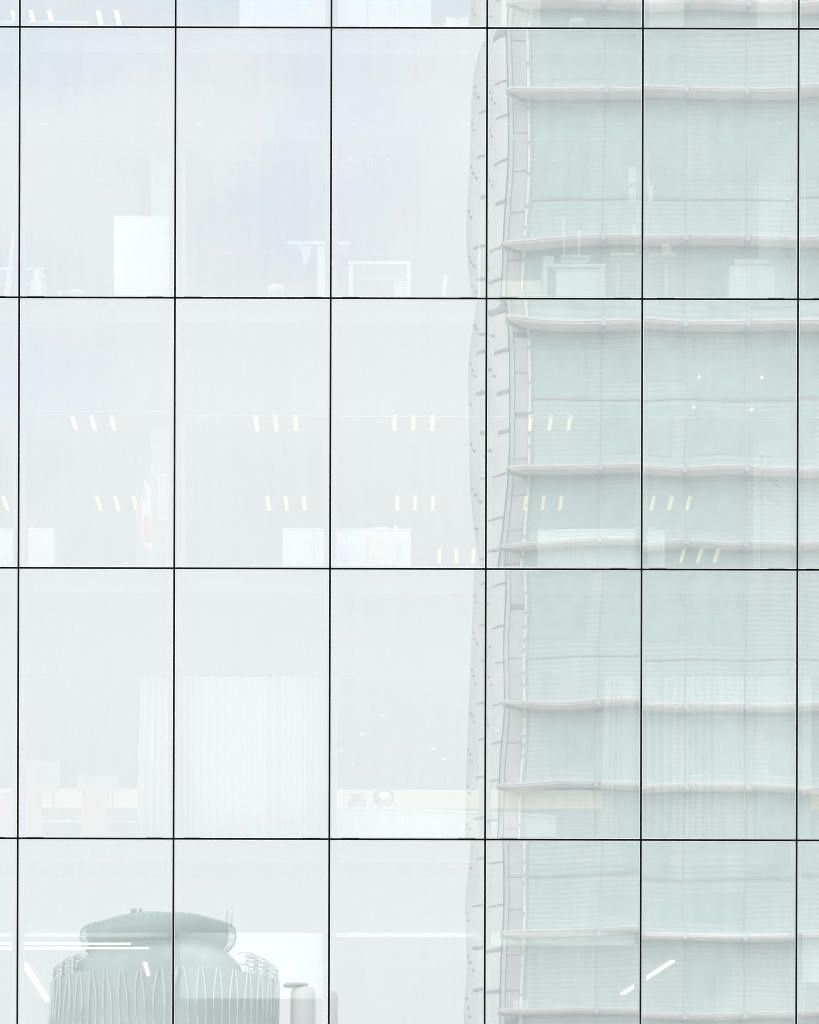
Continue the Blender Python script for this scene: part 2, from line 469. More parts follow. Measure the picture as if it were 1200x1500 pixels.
def beam(pa, pb, kz, label, w=0.075, drop=.03):
    zrel = JZ(kz) + CEILH[kz] - EYE - drop
    a, b = on_level(*pa, zrel), on_level(*pb, zrel)
    t = thing('linear_lamp', label, 'lamp', tuple((a + b) / 2), 'linear lamps of the lowest storey in view')
    dr = (b - a).normalized(); n = Vector((-dr.y, dr.x, 0)) * w / 2
    def quad(k, z0, z1, m, nm, e):
        A, Bq = a - dr * e, b + dr * e
        MB().prism([(q.x, q.y) for q in (A - n*k, Bq - n*k, Bq + n*k, A + n*k)], a.z + z0, a.z + z1).build(nm, m, t)
    quad(1.0, 0, .02, LIT2, 'diffuser', 0)
    quad(1.15, .0205, .03, WHITE, 'housing', .01)
beam((-40, 1383.5), (192, 1383.5), -1, 'upper of the two long level lamps crossing the reflected round tower', .062)
beam((-40, 1390.5), (218, 1390), -1, 'lower and longer of the two level lamps crossing the reflected round tower', .052)
beam((35, 1412), (70, 1467), -1, 'slanting lit linear lamp at the left edge of the reflected round tower', .075)
beam((212.5, 1411), (217.5, 1430), -1, 'short lit lamp stub in front of the ribs of the reflected round tower', .05)
beam((912, 1457), (985, 1409), -1, 'diagonal lit linear lamp cut in two by a black joint at lower right', .07)
p = P(578, 1383, 3.0)
t = thing('spot_lamp', 'tiny square lit lamp below the narrow blind in the fourth pane column', 'lamp', tuple(p))
MB().box(p.x-.03, p.x+.03, 3.0, 3.05, p.z-.022, p.z+.022).build('lens', LIT2, t)
MB().box(p.x-.036, p.x+.036, 3.052, 3.12, p.z-.028, p.z+.028).build('housing', WHITE, t)

# ------------------------------------------------------------------ roller blinds of the lowest storey
bl = [(-70, 20, 1373, 'narrow white roller blind at the left edge of the lowest row of panes'),
      (33, 246, 1373, 'narrow white roller blind in front of the cap of the reflected round tower'),
      (261, 474, 1463, 'white roller blind pulled far down over the right half of the round tower'),
      (488, 702, 1373, 'narrow white roller blind above the tiny square lamp'),
      (716, 930, 1385, 'white roller blind a little lower than its neighbours, left of the diagonal lamp'),
      (944, 1158, 1373, 'narrow white roller blind above the diagonal lamp'),
      (1173, 1385, 1440, 'white roller blind half down at the right edge of the lowest row')]
for x0, x1, yb, lab in bl:
    a, b = P(x0, 1366, .30), P(x1, yb, .30)
    t = thing('roller_blind', lab, 'blind', ((a.x+b.x)/2, .30, a.z), 'roller blinds of the lowest row')
    MB().box(a.x, b.x, .299, .303, b.z, a.z).build('cloth', BLIND, t)
    MB().box(a.x, b.x, .290, .2985, b.z - .004, b.z + .012).build('bottom_bar', WHITE2, t)
    tb = MB(); tb.tube([(a.x, .316, a.z - .014), (b.x, .316, a.z - .014)], .012, 10); tb.build('roller', WHITE2, t)

# ------------------------------------------------------------------ curtains
def curtain(x0, x1, ytop, kz, d, lab, seed, slant=0):
    rnd = random.Random(seed)
    a, b = P(x0, ytop, d), P(x1, ytop, d)
    z0, z1 = JZ(kz) + .02, a.z
    n = int((b.x - a.x) / .012); vs, fs = [], []
    ph = 0; prof = []
    amp, wl_ = .04, .11
    for i in range(n + 1):
        if rnd.random() < .07: wl_ = rnd.uniform(.07, .2); amp = rnd.uniform(.012, .055)
        ph += 2 * math.pi * .012 / wl_
        prof.append(math.sin(ph) * amp)
    for j, t in enumerate((0, .33, .66, 1)):
        for i in range(n + 1):
            sl = slant * (1 - t) * (1 - i / n)
            vs.append((a.x + (b.x - a.x) * i / n + sl, d + prof[i] * (1.15 - .3 * t), z0 + (z1 - z0) * t))
    for j in range(3):
        for i in range(n): fs.append((j*(n+1)+i, j*(n+1)+i+1, (j+1)*(n+1)+i+1, (j+1)*(n+1)+i))
    m = MB().add(vs, fs)
    o = m.build('curtain', CURT, smooth=True)
    sol = o.modifiers.new('thickness', 'SOLIDIFY'); sol.thickness = .003
    tag(o, lab, 'curtain', 'white curtains of the curtained storey')
curtain(206, 254, 991, 0, .48, 'narrow white curtain end right of the red chairs', 1, slant=-.06)
curtain(257, 494, 991, 0, .46, 'wide white curtain filling the whole third pane column', 2)
curtain(886, 939, 991, 0, .48, 'white curtain end right of the cream band, in the reflected building', 3, slant=-.05)
curtain(941, 1090, 991, 0, .46, 'broad pleated curtain in the sixth pane column, left half', 4)
curtain(1092, 1189, 991, 0, .47, 'pleated curtain spanning the last black joint at the right', 5)

# ------------------------------------------------------------------ furniture
def bx(px0, px1, py0, py1, d, dep):
    a, b = P(px0, py0, d), P(px1, py1, d)
    return a.x, b.x, d, d + dep, b.z, a.z
def cabinet(px0, px1, py0, kz, d, dep, lab, m=None, doors=2, group=None, name='cabinet', cat='cabinet'):
    a, b = P(px0, py0, d), P(px1, py0, d)
    z0, z1 = JZ(kz) + .004, a.z
    m = m or WHITE
    t = thing(name, lab, cat, ((a.x+b.x)/2, d + dep/2, z0), group)
    MB().box(a.x, b.x, d + .02, d + dep, z0 + .05, z1 - .025).build('carcass', m, t)
    MB().box(a.x - .006, b.x + .006, d - .004, d + dep + .004, z1 - .0249, z1).build('top', m, t)
    MB().box(a.x + .03, b.x - .03, d + .05, d + dep - .02, z0, z0 + .0498).build('plinth', GREY, t)
    w = (b.x - a.x) / doors
    for i in range(doors):
        dd = MB().box(a.x + i*w + .004, a.x + (i+1)*w - .004, d, d + .0195, z0 + .06, z1 - .032).build('door', m, t, bevel=.002)
        hx = a.x + (i+1)*w - .05 if i % 2 == 0 else a.x + i*w + .05
        MB().box(hx - .006, hx + .006, d - .02, d - .001, z1 - .30, z1 - .16).build('handle', PALE, dd)
    return t, z1
# storey with the tall white cabinet (second row of panes)
cabinet(167, 249, 316, 2, .5, .45, 'tall plain white cabinet standing near the second joint of the upper row', WHITE, 1)
cabinet(815, 882, 395, 2, .7, .5, 'white pedestal cabinet under the desk with the monitor', WHITE, 1)
tcab, ztop = cabinet(1069, 1134, 391, 2, .55, .5, 'white cabinet carrying a pile of books and papers', WHITE, 2)
# cabinets of the storey with lit strips
cabinet(-60, 23, 774, 1, .5, .42, 'white cabinet cut off by the left edge of the photo', WHITE, 2, 'low white cabinets')
t1, z1c = cabinet(41, 79, 774, 1, .5, .42, 'small white cabinet with a pump bottle on it, far left', WHITE, 1, 'low white cabinets')
cabinet(414, 602, 774, 1, .55, .42, 'long white cabinet behind the third black joint, with a beige board before it', WHITE, 4, 'low white cabinets')
cabinet(788, 935, 775, 1, .55, .42, 'wide low white cabinet in the fifth pane column', WHITE, 3, 'low white cabinets')
t2, z2c = cabinet(938, 974, 776, 1, .5, .45, 'narrow white cabinet with a paper stack on top, left of the coat stand', WHITE, 1, 'low white cabinets')
# top storey
cabinet(351, 484, -60, 3, .5, .45, 'wide white cupboard in the top row, left of the third joint', WHITE, 2, 'white cupboards of the top row')
cabinet(487, 538, -62, 3, .5, .45, 'narrow white cupboard in the top row, right of the third joint', WHITE, 1, 'white cupboards of the top row')
cabinet(538.5, 632, -60, 3, .49, .45, 'wide white cupboard in the top row, next to the notched white box', WHITE, 2, 'white cupboards of the top row')

def beige_board():
    o = MB().box(*bx(541, 580, 783, 829, .46, .02)).build('board', BEIGE, bevel=.003)
    tag(o, 'beige board leaning against the long white cabinet', 'board')
beige_board()
for i, (x0, x1, y0, m_, lab) in enumerate([(489.5, 496, 798, PALE, 'pale grey folder at the left end of the long white cabinet front'),
                                       (501, 509, 797, mat('pale_blue_board', (.40, .55, .68), .6), 'pale blue folder before the long white cabinet')]):
    o = MB().box(*bx(x0, x1, y0, 822, .50, .035)).build('folder', m_); tag(o, lab, 'folder', 'folders before the long cabinet')

def pump_bottle(px, d, z, s, lab):
    c = P(px, 775, d)
    t = thing('pump_bottle', lab, 'bottle', (c.x, d, z), 'pump bottles')
    MB().lathe([(.001, z), (.028*s, z), (.03*s, z+.01*s), (.03*s, z+.06*s), (.012*s, z+.075*s), (.012*s, z+.085*s), (.001, z+.086*s)], c.x, d, 14).build('body', WHITE, t, smooth=True)
    MB().tube([(c.x, d, z+.086*s), (c.x, d, z+.12*s)], .005*s, 6).tube([(c.x, d, z+.12*s), (c.x-.03*s, d, z+.116*s)], .006*s, 6).build('pump', WHITE2, t)
pump_bottle(47, .7, z1c, .95, 'small white pump bottle on the far left cabinet')
zl = P(500, 774, .55).z
pump_bottle(580, .7, zl, 1.05, 'white pump bottle on the long white cabinet')
def papers(pts, z, lab, seed, name='paper_stack', cat='papers', ms=None):
    rnd = random.Random(seed)
    x0, x1, d0, dep, h, n = pts
    t = thing(name, lab, cat, ((x0+x1)/2, d0 + dep/2, z))
    hh = h / n
    for i in range(n):
        a, b = rnd.uniform(0, .10) * (x1-x0), rnd.uniform(0, .28) * (x1-x0)
        m_ = (ms or [WHITE])[i % len(ms or [WHITE])]
        MB().box(x0 + a, x1 - b, d0 + rnd.uniform(0, .02), d0 + dep - rnd.uniform(0, .03), z + i*hh + .0005, z + (i+1)*hh).build('book' if ms else 'sheet_bundle', m_, t)
a, b = P(548, 774, .6), P(570, 774, .6)
papers((a.x, b.x, .62, .25, .04, 3), zl, 'loose white papers on the long white cabinet', 4)
a, b = P(949, 776, .55), P(962, 776, .55)
papers((a.x, b.x, .6, .25, .06, 4), z2c, 'white paper stack on the narrow cabinet left of the coat stand', 6)
a, b = P(1073, 391, .6), P(1131, 391, .6)
papers((a.x, b.x, .62, .3, .135, 6), ztop, 'untidy pile of books and papers on the white cabinet at right', 9, 'book_pile', 'books',
       [DARK, WHITE, GREY, BEIGE, WHITE, PALE])

def desk(px0, px1, py0, kz, d, dep, lab, m=WHITE, legw=.055, legs=True):
    a, b = P(px0, py0, d), P(px1, py0, d)
    z0, z1 = JZ(kz) + .004, a.z
    t = thing('desk', lab, 'desk', ((a.x+b.x)/2, d+dep/2, z0))
    MB().box(a.x, b.x, d, d+dep, z1-.045, z1).build('desk_top', m, t, bevel=.004)
    if legs:
        for x in (a.x + .01, b.x - .01 - legw):
            for y in (d + .02, d + dep - .08):
                MB().box(x, x+legw, y, y+.055, z0, z1-.0455).build('leg', m, t)
        MB().box(a.x + .01 + legw, b.x - .01 - legw, d + dep - .05, d + dep - .03, z1 - .11, z1 - .0456).build('rail', m, t)
    return t, z1
# table with pedestal behind the third joint of the upper storey
a, b = P(421, 353, 1.2), P(512, 353, 1.2); z0 = JZ(2) + .004
t = thing('table', 'high white table with a broad pedestal behind the third joint', 'table', ((a.x+b.x)/2, 1.5, z0))
MB().box(a.x, b.x, 1.2, 1.9, a.z-.045, a.z).build('table_top', WHITE, t, bevel=.004)
MB().box(*bx(465, 479, 353, 353, 1.3, .35)[:4], z0, a.z-.0455).build('pedestal', WHITE, t)
q = [at(437, 359, 1.25), at(460, 359, 1.25), at(455, 366, 1.25), at(449, 386, 1.25), at(445, 386, 1.25), at(442, 368, 1.25)]
MB().slab_xz([(x, z+EYE) for x, z in q][::-1], 1.25, 1.32).build('bracket', WHITE2, t)
# stool
c = P(404, 418, 1.0)
t = thing('stool', 'small rounded white stool low in the third pane column', 'stool', (c.x, 1.0, z0))
MB().lathe([(.001, c.z), (.09, c.z), (.118, c.z-.02), (.122, c.z-.06), (.105, c.z-.11), (.001, c.z-.115)], c.x, 1.0, 24).build('seat', WHITE, t, smooth=True)
MB().lathe([(.03, c.z-.115), (.03, z0+.02), (.11, z0+.015), (.11, z0)], c.x, 1.0, 20).build('leg', WHITE2, t, smooth=True)
desk(510, 603, 382, 2, 1.0, .6, 'small white desk with two pairs of legs in the fourth pane column')
o, zd = cabinet(578, 597, 412, 2, 1.1, .35, 'little pale drawer box under the small white desk', WHITE2, 1, name='drawer_box', cat='drawers')
# office chair beside the small desk
def shell_chair(px, py, d, kz, lab, m, flip=1, s=1.0, group=None):
    c = P(px, py, d); z0 = JZ(kz) + .004
    t = thing('chair', lab, 'chair', (c.x, d, z0), group)
    zt = c.z
    seat = zt - .36*s
    MB().box(c.x-.22*s, c.x+.22*s, d-.2, d+.22, seat-.05, seat).build('seat', m, t, bevel=.02)
    k = flip*.2*s
    MB().slab_xz([(c.x+k-.03, seat), (c.x+k+.03, seat), (c.x+k+.06*flip+.02, zt), (c.x+k+.06*flip-.05, zt)], d-.2, d+.2).build('backrest', m, t, bevel=.015)
    MB().tube([(c.x, d, seat-.05), (c.x, d, z0+.06)], .025, 8).build('post', PALE, t)
    for i in range(5):
        an = 2*math.pi*i/5
        MB().tube([(c.x, d, z0+.07), (c.x+.26*math.cos(an), d+.26*math.sin(an), z0+.02)], [.022, .014], 6).build('foot', PALE, t)
shell_chair(628, 407, 1.3, 2, 'white shell chair right of the small white desk', WHITE2)
# desk with the monitor
tz, zdk = desk(795, 887, 386, 2, .75, .75, 'white desk with a flat screen on it, in the fifth pane column')
c = P(828, 386, .9)
t = thing('screen', 'low flat screen with pale frame on the desk in the fifth pane column', 'screen', (c.x, 1.0, zdk))
x0, x1, _, _, zb, zt = bx(822, 862, 374, 384, 1.0, .03)
MB().box(x0, x1, 1.0, 1.03, zb, zt).build('frame', WHITE, t); MB().box(x0+.02, x1-.02, .994, .9995, zb+.02, zt-.02).build('display', GREY, t)
MB().box((x0+x1)/2-.03, (x0+x1)/2+.03, 1.031, 1.05, zdk, zb+.05).box((x0+x1)/2-.1, (x0+x1)/2+.1, .99, 1.1, zdk, zdk+.008).build('stand', PALE, t)
x0, x1, _, _, zb, zt = bx(796, 812, 375, 385, .95, .25)
o = MB().box(x0, x1, .95, 1.2, zdk, zt).build('file_box', WHITE2, bevel=.004); tag(o, 'white file box at the left end of the desk with the screen', 'box')
for px, y0, y1, dd, lab in ((826, 318, 355, 1.6, 'thin white upright rod behind the desk, left of a pair'),
                            (848.5, 338, 372, 1.5, 'thicker white upright rod behind the desk, right of a pair')):
    a = P(px, y0, dd); b = P(px, y1, dd)
    r = .012 if px < 830 else .022
    o = MB().tube([(a.x, dd, a.z), (a.x, dd, JZ(2) + .004)], r, 8).build('rod', WHITE); tag(o, lab, 'rod', 'upright rods behind the desk')
# low cream panel and cream pole of the upper storey
o = MB().box(*bx(733, 793, 411, 411, .6, .04)[:4], JZ(2)+.004, P(733, 411, .6).z).build('panel', CREAM); tag(o, 'low cream panel left of the desk with the screen', 'panel')
a = P(703.5, 362, .7)
o = MB().lathe([(.001, a.z+.03), (.02, a.z+.025), (.034, a.z), (.034, JZ(2)+.004)], a.x, .7, 14).build('post', CREAM, smooth=True); tag(o, 'cream post just left of the fourth joint, upper storey', 'post')
# shelf right of the desk
def shelf(px0, px1, py, d, dep, lab, m=WHITE, h=.035, kz=2):
    a, b = P(px0, py, d), P(px1, py, d)
    t = thing('shelf', lab, 'shelf', ((a.x+b.x)/2, d+dep/2, JZ(kz)+.004))
    MB().box(a.x, b.x, d, d+dep, a.z-h, a.z).build('board', m, t)
    MB().box(a.x+.1, a.x+.13, d+dep-.04, d+dep-.01, JZ(kz)+.004, a.z-h-.0005).build('leg', PALE, t)
    MB().box(b.x-.13, b.x-.1, d+dep-.04, d+dep-.01, JZ(kz)+.004, a.z-h-.0005).build('leg', PALE, t)
    return a.z
zs = shelf(895, 990, 370, 1.3, .35, 'thin cream topped shelf crossing the fifth joint, upper storey', CREAM)
o = MB().box(*bx(970, 983, 357, 370, 1.4, .15)[:4], zs, P(970, 357, 1.4).z).build('box', WHITE2, bevel=.004); tag(o, 'small white box standing on the thin shelf', 'box')
shelf(40, 130, 30, 1.0, .3, 'white sill shelf under the lit strips at top left', WHITE, .04, 3)
shelf(-60, 25, 30, 1.0, .3, 'white sill shelf cut off by the left edge at the top', WHITE, .04, 3)
# wall-hung rail with folded papers
a, b = P(950, 251, 3.2), P(1108, 253, 3.2)
t = thing('hanging_rail', 'long thin white rail hung below the ceiling, upper storey at right', 'rail', ((a.x+b.x)/2, 3.2, a.z))
MB().tube([(a.x, 3.2, a.z), (b.x, 3.2, a.z)], .012, 8).build('bar', WHITE, t)
zc2 = JZ(2) + CEILH[2]
for x in (a.x + .1, b.x - .1): MB().tube([(x, 3.2, a.z), (x, 3.2, zc2)], .005, 6).build('hanger', PALE, t)
# white paper lanterns / folded sheets near the fifth joint
for (q, lab) in (([(921, 244), (935, 243), (935, 266), (926, 268), (921, 266)], 'upper left of four folded white papers around the fifth joint'),
                 ([(921, 277), (927, 272), (935, 271), (935, 295), (921, 295)], 'lower left of four folded white papers around the fifth joint'),
                 ([(945, 246), (950, 248), (952, 270), (945, 270)], 'upper right of four folded white papers around the fifth joint'),
                 ([(945, 272), (957, 272), (957, 296), (945, 295)], 'lower right of four folded white papers around the fifth joint'),
                 ([(927, 327), (934, 336), (934, 346), (930, 344), (926, 336)], 'small pointed white paper low beside the fifth joint')):
    pts = [at(x, y, .26) for x, y in q]
    o = MB().slab_xz([(x, z+EYE) for x, z in pts][::-1], .26, .275).build('paper', WHITE); tag(o, lab, 'paper', 'folded white papers behind the glass')
# hanging jacket on the white wall
def jacket():
    d = 1.85
    out = [(1147,300),(1152,294),(1157,297),(1161,306),(1166,318),(1170,345),(1172,372),(1164,378),(1157,376),(1150,366),(1145,350),(1143,334),(1146,318)]
    c = P(1156, 292, d)
    t = thing('jacket', 'grey jacket hanging on a white hanger against the white wall at right', 'jacket', tuple(c))
    pts = [at(x, y, d) for x, y in out]
    n = len(pts); cx = sum(p[0] for p in pts)/n; cz = sum(p[1] for p in pts)/n
    vs = []
    for k, yy in ((1.0, d + .1), (.97, d + .03), (.8, d - .01), (.45, d - .035)):
        vs += [(cx + (x-cx)*k, yy + .008*math.sin(x*70), cz + (z-cz)*k + EYE) for x, z in pts]
    fs = [tuple(range(3*n, 4*n)), tuple(range(n))[::-1]]
    for j in range(3): fs += [(j*n+i, j*n+(i+1)%n, (j+1)*n+(i+1)%n, (j+1)*n+i) for i in range(n)]
    MB().add(vs, fs).build('cloth', GREY, t, smooth=True)
    pa, pb, pc = P(1144, 300, d+.05), P(1154, 289, d+.05), P(1164, 305, d+.05)
    MB().tube([pa, pb, pc], .012, 6).build('hanger', WHITE, t)
    MB().tube([P(1154, 289, d+.05), P(1154, 284, d+.05), P(1157, 283, d+.2)], .006, 6).build('hook', CHROME, t)
jacket()
# far left of upper storey: leaning board, jug, bowl, low table
z0 = JZ(2) + .004
a0, a1 = at(20, 340, .9), at(5, 440, .9)
o = MB().slab_xz([(a0[0]-.02, a0[1]+EYE), (a0[0]+.03, a0[1]+EYE), (a1[0]+.07, z0), (a1[0]-.03, z0)][::-1], .9, .95).build('board', WHITE2); tag(o, 'tall narrow white board leaning at the left edge, upper storey', 'board')
tl, zt2 = desk(-60, 64, 391, 2, 1.1, .6, 'white desk cut off by the left edge, upper storey', WHITE2)
c = P(54, 397, .8)
t = thing('jug', 'tall white jug with a handle at far left, upper storey', 'jug', (c.x, .8, z0))
zj = c.z
MB().lathe([(.001, z0), (.10, z0), (.105, z0+.05), (.10, zj-.3), (.075, zj-.14), (.045, zj-.05), (.05, zj), (.04, zj-.004), (.001, zj-.05)], c.x, .8, 20).build('body', WHITE, t, smooth=True)
MB().tube([(c.x+.06, .8, zj-.06), (c.x+.12, .8, zj-.08), (c.x+.13, .8, zj-.2), (c.x+.09, .8, zj-.27)], .012, 6).build('handle', WHITE, t)
c = P(112, 424, .7)
t = thing('bowl', 'flat upturned pale bowl on a low stand, left of the tall cabinet', 'bowl', (c.x, .7, z0))
MB().lathe([(.001, c.z), (.08, c.z-.015), (.15, c.z-.05), (.17, c.z-.09), (.001, c.z-.091)], c.x, .7, 24).build('dish', WHITE2, t, smooth=True)
MB().lathe([(.06, c.z-.092), (.07, z0)], c.x, .7, 16).build('stand', PALE, t, smooth=True)
c = P(88, 426, .7)
o = MB().lathe([(.001, c.z), (.03, c.z-.004), (.036, c.z-.03), (.025, c.z-.05), (.03, z0), (.001, z0)], c.x, .7, 16).build('lidded_pot', WHITE2, smooth=True); tag(o, 'little lidded white pot beside the flat bowl', 'pot')
# right edge: dark round seat top
c = P(1187, 431, .8)
t = thing('stool', 'dark round stool top peeping over the sill at the right edge', 'stool', (c.x, .8, z0))
MB().lathe([(.001, c.z), (.07, c.z-.005), (.13, c.z-.04), (.14, c.z-.08), (.001, c.z-.085)], c.x, .8, 20).build('seat', DARK, t, smooth=True)
MB().lathe([(.03, c.z-.085), (.03, z0+.02), (.14, z0+.01), (.14, z0)], c.x, .8, 16).build('leg', PALE, t, smooth=True)
# top row small things
x0, x1, _, _, zb, zt = bx(653, 686, 25, 41, .6, .3)
pts = [(653,25),(664,25),(667,27.5),(672,27.5),(675,25),(686,25),(686,44),(653,44)]
pts = [at(x, y, .6) for x, y in pts]
o = MB().slab_xz([(x, z+EYE) for x, z in pts][::-1], .6, .85).build('box', WHITE); tag(o, 'white box with a notched front, top row right of the cupboards', 'box')
c = P(846, 29, .7); z3 = JZ(3) + .004
t = thing('stool', 'rounded pale stool top in the top row, fifth pane column', 'stool', (c.x, .7, z3))
MB().lathe([(.001, c.z), (.10, c.z), (.122, c.z-.02), (.125, c.z-.06), (.10, c.z-.11), (.001, c.z-.115)], c.x, .7, 24).build('seat', WHITE, t, smooth=True)
MB().lathe([(.03, c.z-.115), (.03, z3+.02), (.1, z3+.01), (.1, z3)], c.x, .7, 16).build('leg', WHITE2, t, smooth=True)

# small white clips along the bulkhead of the upper storey
clips = [(3,12),(64.5,11),(229.5,11),(291.5,13),(457,11),(518,11),(684,12),(743.5,13),(909.5,11),(972,12),(1139,12),(1194,12)]
for px, w in clips:
    a = P(px, 181.5, BD - .04)
    MB().box(a.x - w/210, a.x + w/210, BD - .04, BD - .001, a.z - .009, a.z + .009).build('blind_clip', WHITE, office)

# ---- lit storey: coat stand with hanger, flag, picture
def coat_stand():
    d = 1.2; z0 = JZ(1) + .004
    top = P(1116, 668, d)
    x = top.x
    t = thing('coat_stand', 'dark slender coat stand with branching hooks before the pale wall', 'coat stand', (x, d, z0))
    MB().tube([(x, d, z0 + .03), (x, d, top.z)], [.019, .016], 10).ball((x, d, top.z), .022).build('pole', DARK, t)
    for (x1, y1, x2, y2, dy) in ((1117,690,1134,676,-.12),(1115,690,1104,682,.12),(1117,706,1137,707,-.1),(1115,706,1098,708,.1),
                                 (1117,703,1139,717,-.16),(1115,704,1099,718,.14)):
        p1, p2 = P(x1, y1, d), P(x2, y2, d); p2.y += dy
        mid = (p1 + p2) / 2 + Vector((0, 0, .03))
        MB().tube([p1, mid, p2], .011, 6).ball(tuple(p2), .018, 8).build('hook', DARK, t)
    for i in range(4):
        an = math.pi/4 + math.pi/2*i
        MB().tube([(x, d, z0+.06), (x+.22*math.cos(an), d+.22*math.sin(an), z0+.015)], [.018, .012], 6).build('foot', DARK, t)
    h = P(1116, 722, d - .12)
    t2 = thing('clothes_hanger', 'wooden clothes hanger hanging on the dark coat stand', 'hanger', tuple(h))
    a, b = P(1098, 738, d-.12), P(1142, 740, d-.12)
    MB().tube([a, h, b], [.011, .015, .014], 8).build('shoulder', mat('hanger_wood', (.30, .16, .12), .5), t2)
    MB().tube([a, b], .006, 6).build('bar', mat('hanger_wood', (.30, .16, .12), .5), t2)
    MB().tube([h, h + Vector((0, 0, .05)), h + Vector((.015, .06, .08)), h + Vector((0, .12, .07))], .005, 6).build('hook', CHROME, t2)
coat_stand()
def cloth_hang():
    d = 1.6
    parts = [([(213,704),(221,716),(222,790),(223,806),(217,812),(207,780),(209,735)], mat('white_cloth', (.78,.76,.75), .9), 'white_field'),
             ([(203,742),(206,738),(205,800),(200,812),(202,780)], FLAGRED, 'red_stripe'),
             ([(213,752),(219,762),(223,792),(212,794),(210,770)], FLAGRED, 'red_stripe'),
             ([(210,716),(213,713),(213,730),(210,736)], FLAGRED, 'red_stripe'),
             ([(211,796),(215,803),(219,806),(219,812),(211,803)], FLAGRED, 'red_stripe')]
    c = P(213, 704, d)
    t = thing('hanging_cloth', 'white cloth with red patches hanging beside the framed picture', 'cloth', tuple(c))
    for i, (q, m_, nm) in enumerate(parts):
        pts = [at(x, y, d) for x, y in q]
        dd = d - (.018*i)
        MB().slab_xz([(x, z+EYE) for x, z in pts][::-1], dd, dd+.015).build(nm, m_, t)
    MB().tube([P(206, 742, d+.03), P(213, 703, d+.03), P(222, 722, d+.03)], .012, 6).build('hanger', WHITE, t)
cloth_hang()
a, b = P(231, 694, 1.95), P(249.5, 762, 1.95)
t = thing('picture', 'white framed picture hanging on the white column, second pane column', 'picture', ((a.x+b.x)/2, 1.95, b.z))
f = .03
MB().box(a.x, a.x+f, 1.95, 1.998, b.z, a.z).box(b.x-f, b.x, 1.95, 1.998, b.z, a.z).box(a.x+f, b.x-f, 1.95, 1.998, b.z, b.z+f).box(a.x+f, b.x-f, 1.95, 1.998, a.z-f, a.z).build('frame', WHITE, t)
MB().box(a.x+f, b.x-f, 1.985, 1.997, b.z+f, a.z-f).build('print', PALE, t)
# dark seat back beside the cloth
shell_chair(216, 810, 1.0, 1, 'dark chair back below the hanging red cloth', GREY, 1, .9)
# faint arm chair wires left
# ---- curtained storey: red chairs, table, counter, plant, ball
def red_chair(q, d, lab, seatdir):
    z0 = JZ(0) + .004
    pts = [at(x, y, d) for x, y in q]
    cx = sum(p[0] for p in pts)/len(pts); zb = min(p[1] for p in pts) + EYE
    t = thing('chair', lab, 'chair', (cx, d + .2, z0), 'dusty red chairs at the meeting table')
    MB().slab_xz([(x, z+EYE) for x, z in pts][::-1], d, d+.07).build('backrest', RED, t, bevel=.02)
    w = max(p[0] for p in pts) - min(p[0] for p in pts)
    zs_ = z0 + .42
    MB().box(cx-w/2, cx+w/2, d+.071, d+.50, zs_-.08, zs_).build('seat', RED, t, bevel=.02)
    for sx in (-1, 1):
        for yy in (d+.1, d+.46):
            MB().tube([(cx+sx*(w/2-.03), yy, zs_-.08), (cx+sx*(w/2-.02), yy, z0)], .014, 6).build('leg', PALE, t)
red_chair([(-2,1161),(23,1160),(26,1232),(-2,1232)], .95, 'dusty red chair cut by the left joint, leftmost of three', 1)
red_chair([(35,1163),(37,1160),(59,1160),(61,1163),(63,1232),(35,1232)], .9, 'upright dusty red chair second from the left, seen square on', 1)
red_chair([(126,1145),(160,1160),(157,1200),(156,1232),(118,1232),(119,1185)], .9, 'dusty red chair with a slanting back, nearest the narrow curtain', 1)
a, b = P(-60, 1200, 1.7), P(205, 1206, 1.7); z0 = JZ(0) + .004
t = thing('meeting_table', 'long white meeting table behind the red chairs', 'table', ((a.x+b.x)/2, 2.2, z0))
MB().box(a.x, b.x, 1.7, 2.9, a.z-.05, a.z).build('table_top', WHITE, t, bevel=.005)
for x in (a.x+.3, b.x-.3): MB().box(x-.2, x+.2, 2.2, 2.4, z0, a.z-.0505).build('leg', PALE, t)
zt_ = a.z
c = P(102, 1200, 2.0)
t = thing('conference_phone', 'dark conference phone on a stalk standing on the meeting table', 'phone', (c.x, 2.0, zt_))
a, b = P(78, 1190, 2.0), P(120, 1198, 2.0)
MB().slab_xz([(a.x, b.z), (b.x, b.z), (b.x-.05, a.z), (a.x+.12, a.z)], 1.95, 2.05).build('screen', GREY, t)
MB().tube([(c.x, 2.0, zt_), (c.x, 2.0, b.z)], .03, 8).build('post', GREY, t)
c = P(175, 1196, 2.1)
o = MB().lathe([(.001, zt_+.05), (.05, zt_+.045), (.09, zt_+.02), (.10, zt_), (.001, zt_)], c.x, 2.1, 18).build('bag', GREY, smooth=True); tag(o, 'small slumped grey bag on the meeting table near the curtain', 'bag')
for x0_, x1_, y0_, d_, lab in ((36, 88, 1114, 4.0, 'large pale pinboard above the cream band, behind the upright red chair'),
                           (113, 175, 1136, 4.1, 'smaller pale pinboard above the cream band, behind the slanting red chair')):
    a, b = P(x0_, y0_, d_), P(x1_, 1160, d_)
    t = thing('pinboard', lab, 'board', ((a.x+b.x)/2, d_, z0), 'pale pinboards on stands')
    MB().box(a.x, b.x, d_, d_+.03, b.z, a.z).build('panel', PALE, t)
    for x in (a.x+.1, b.x-.1): MB().box(x-.02, x+.02, d_+.031, d_+.06, z0, a.z-.05).build('post', GREY, t)
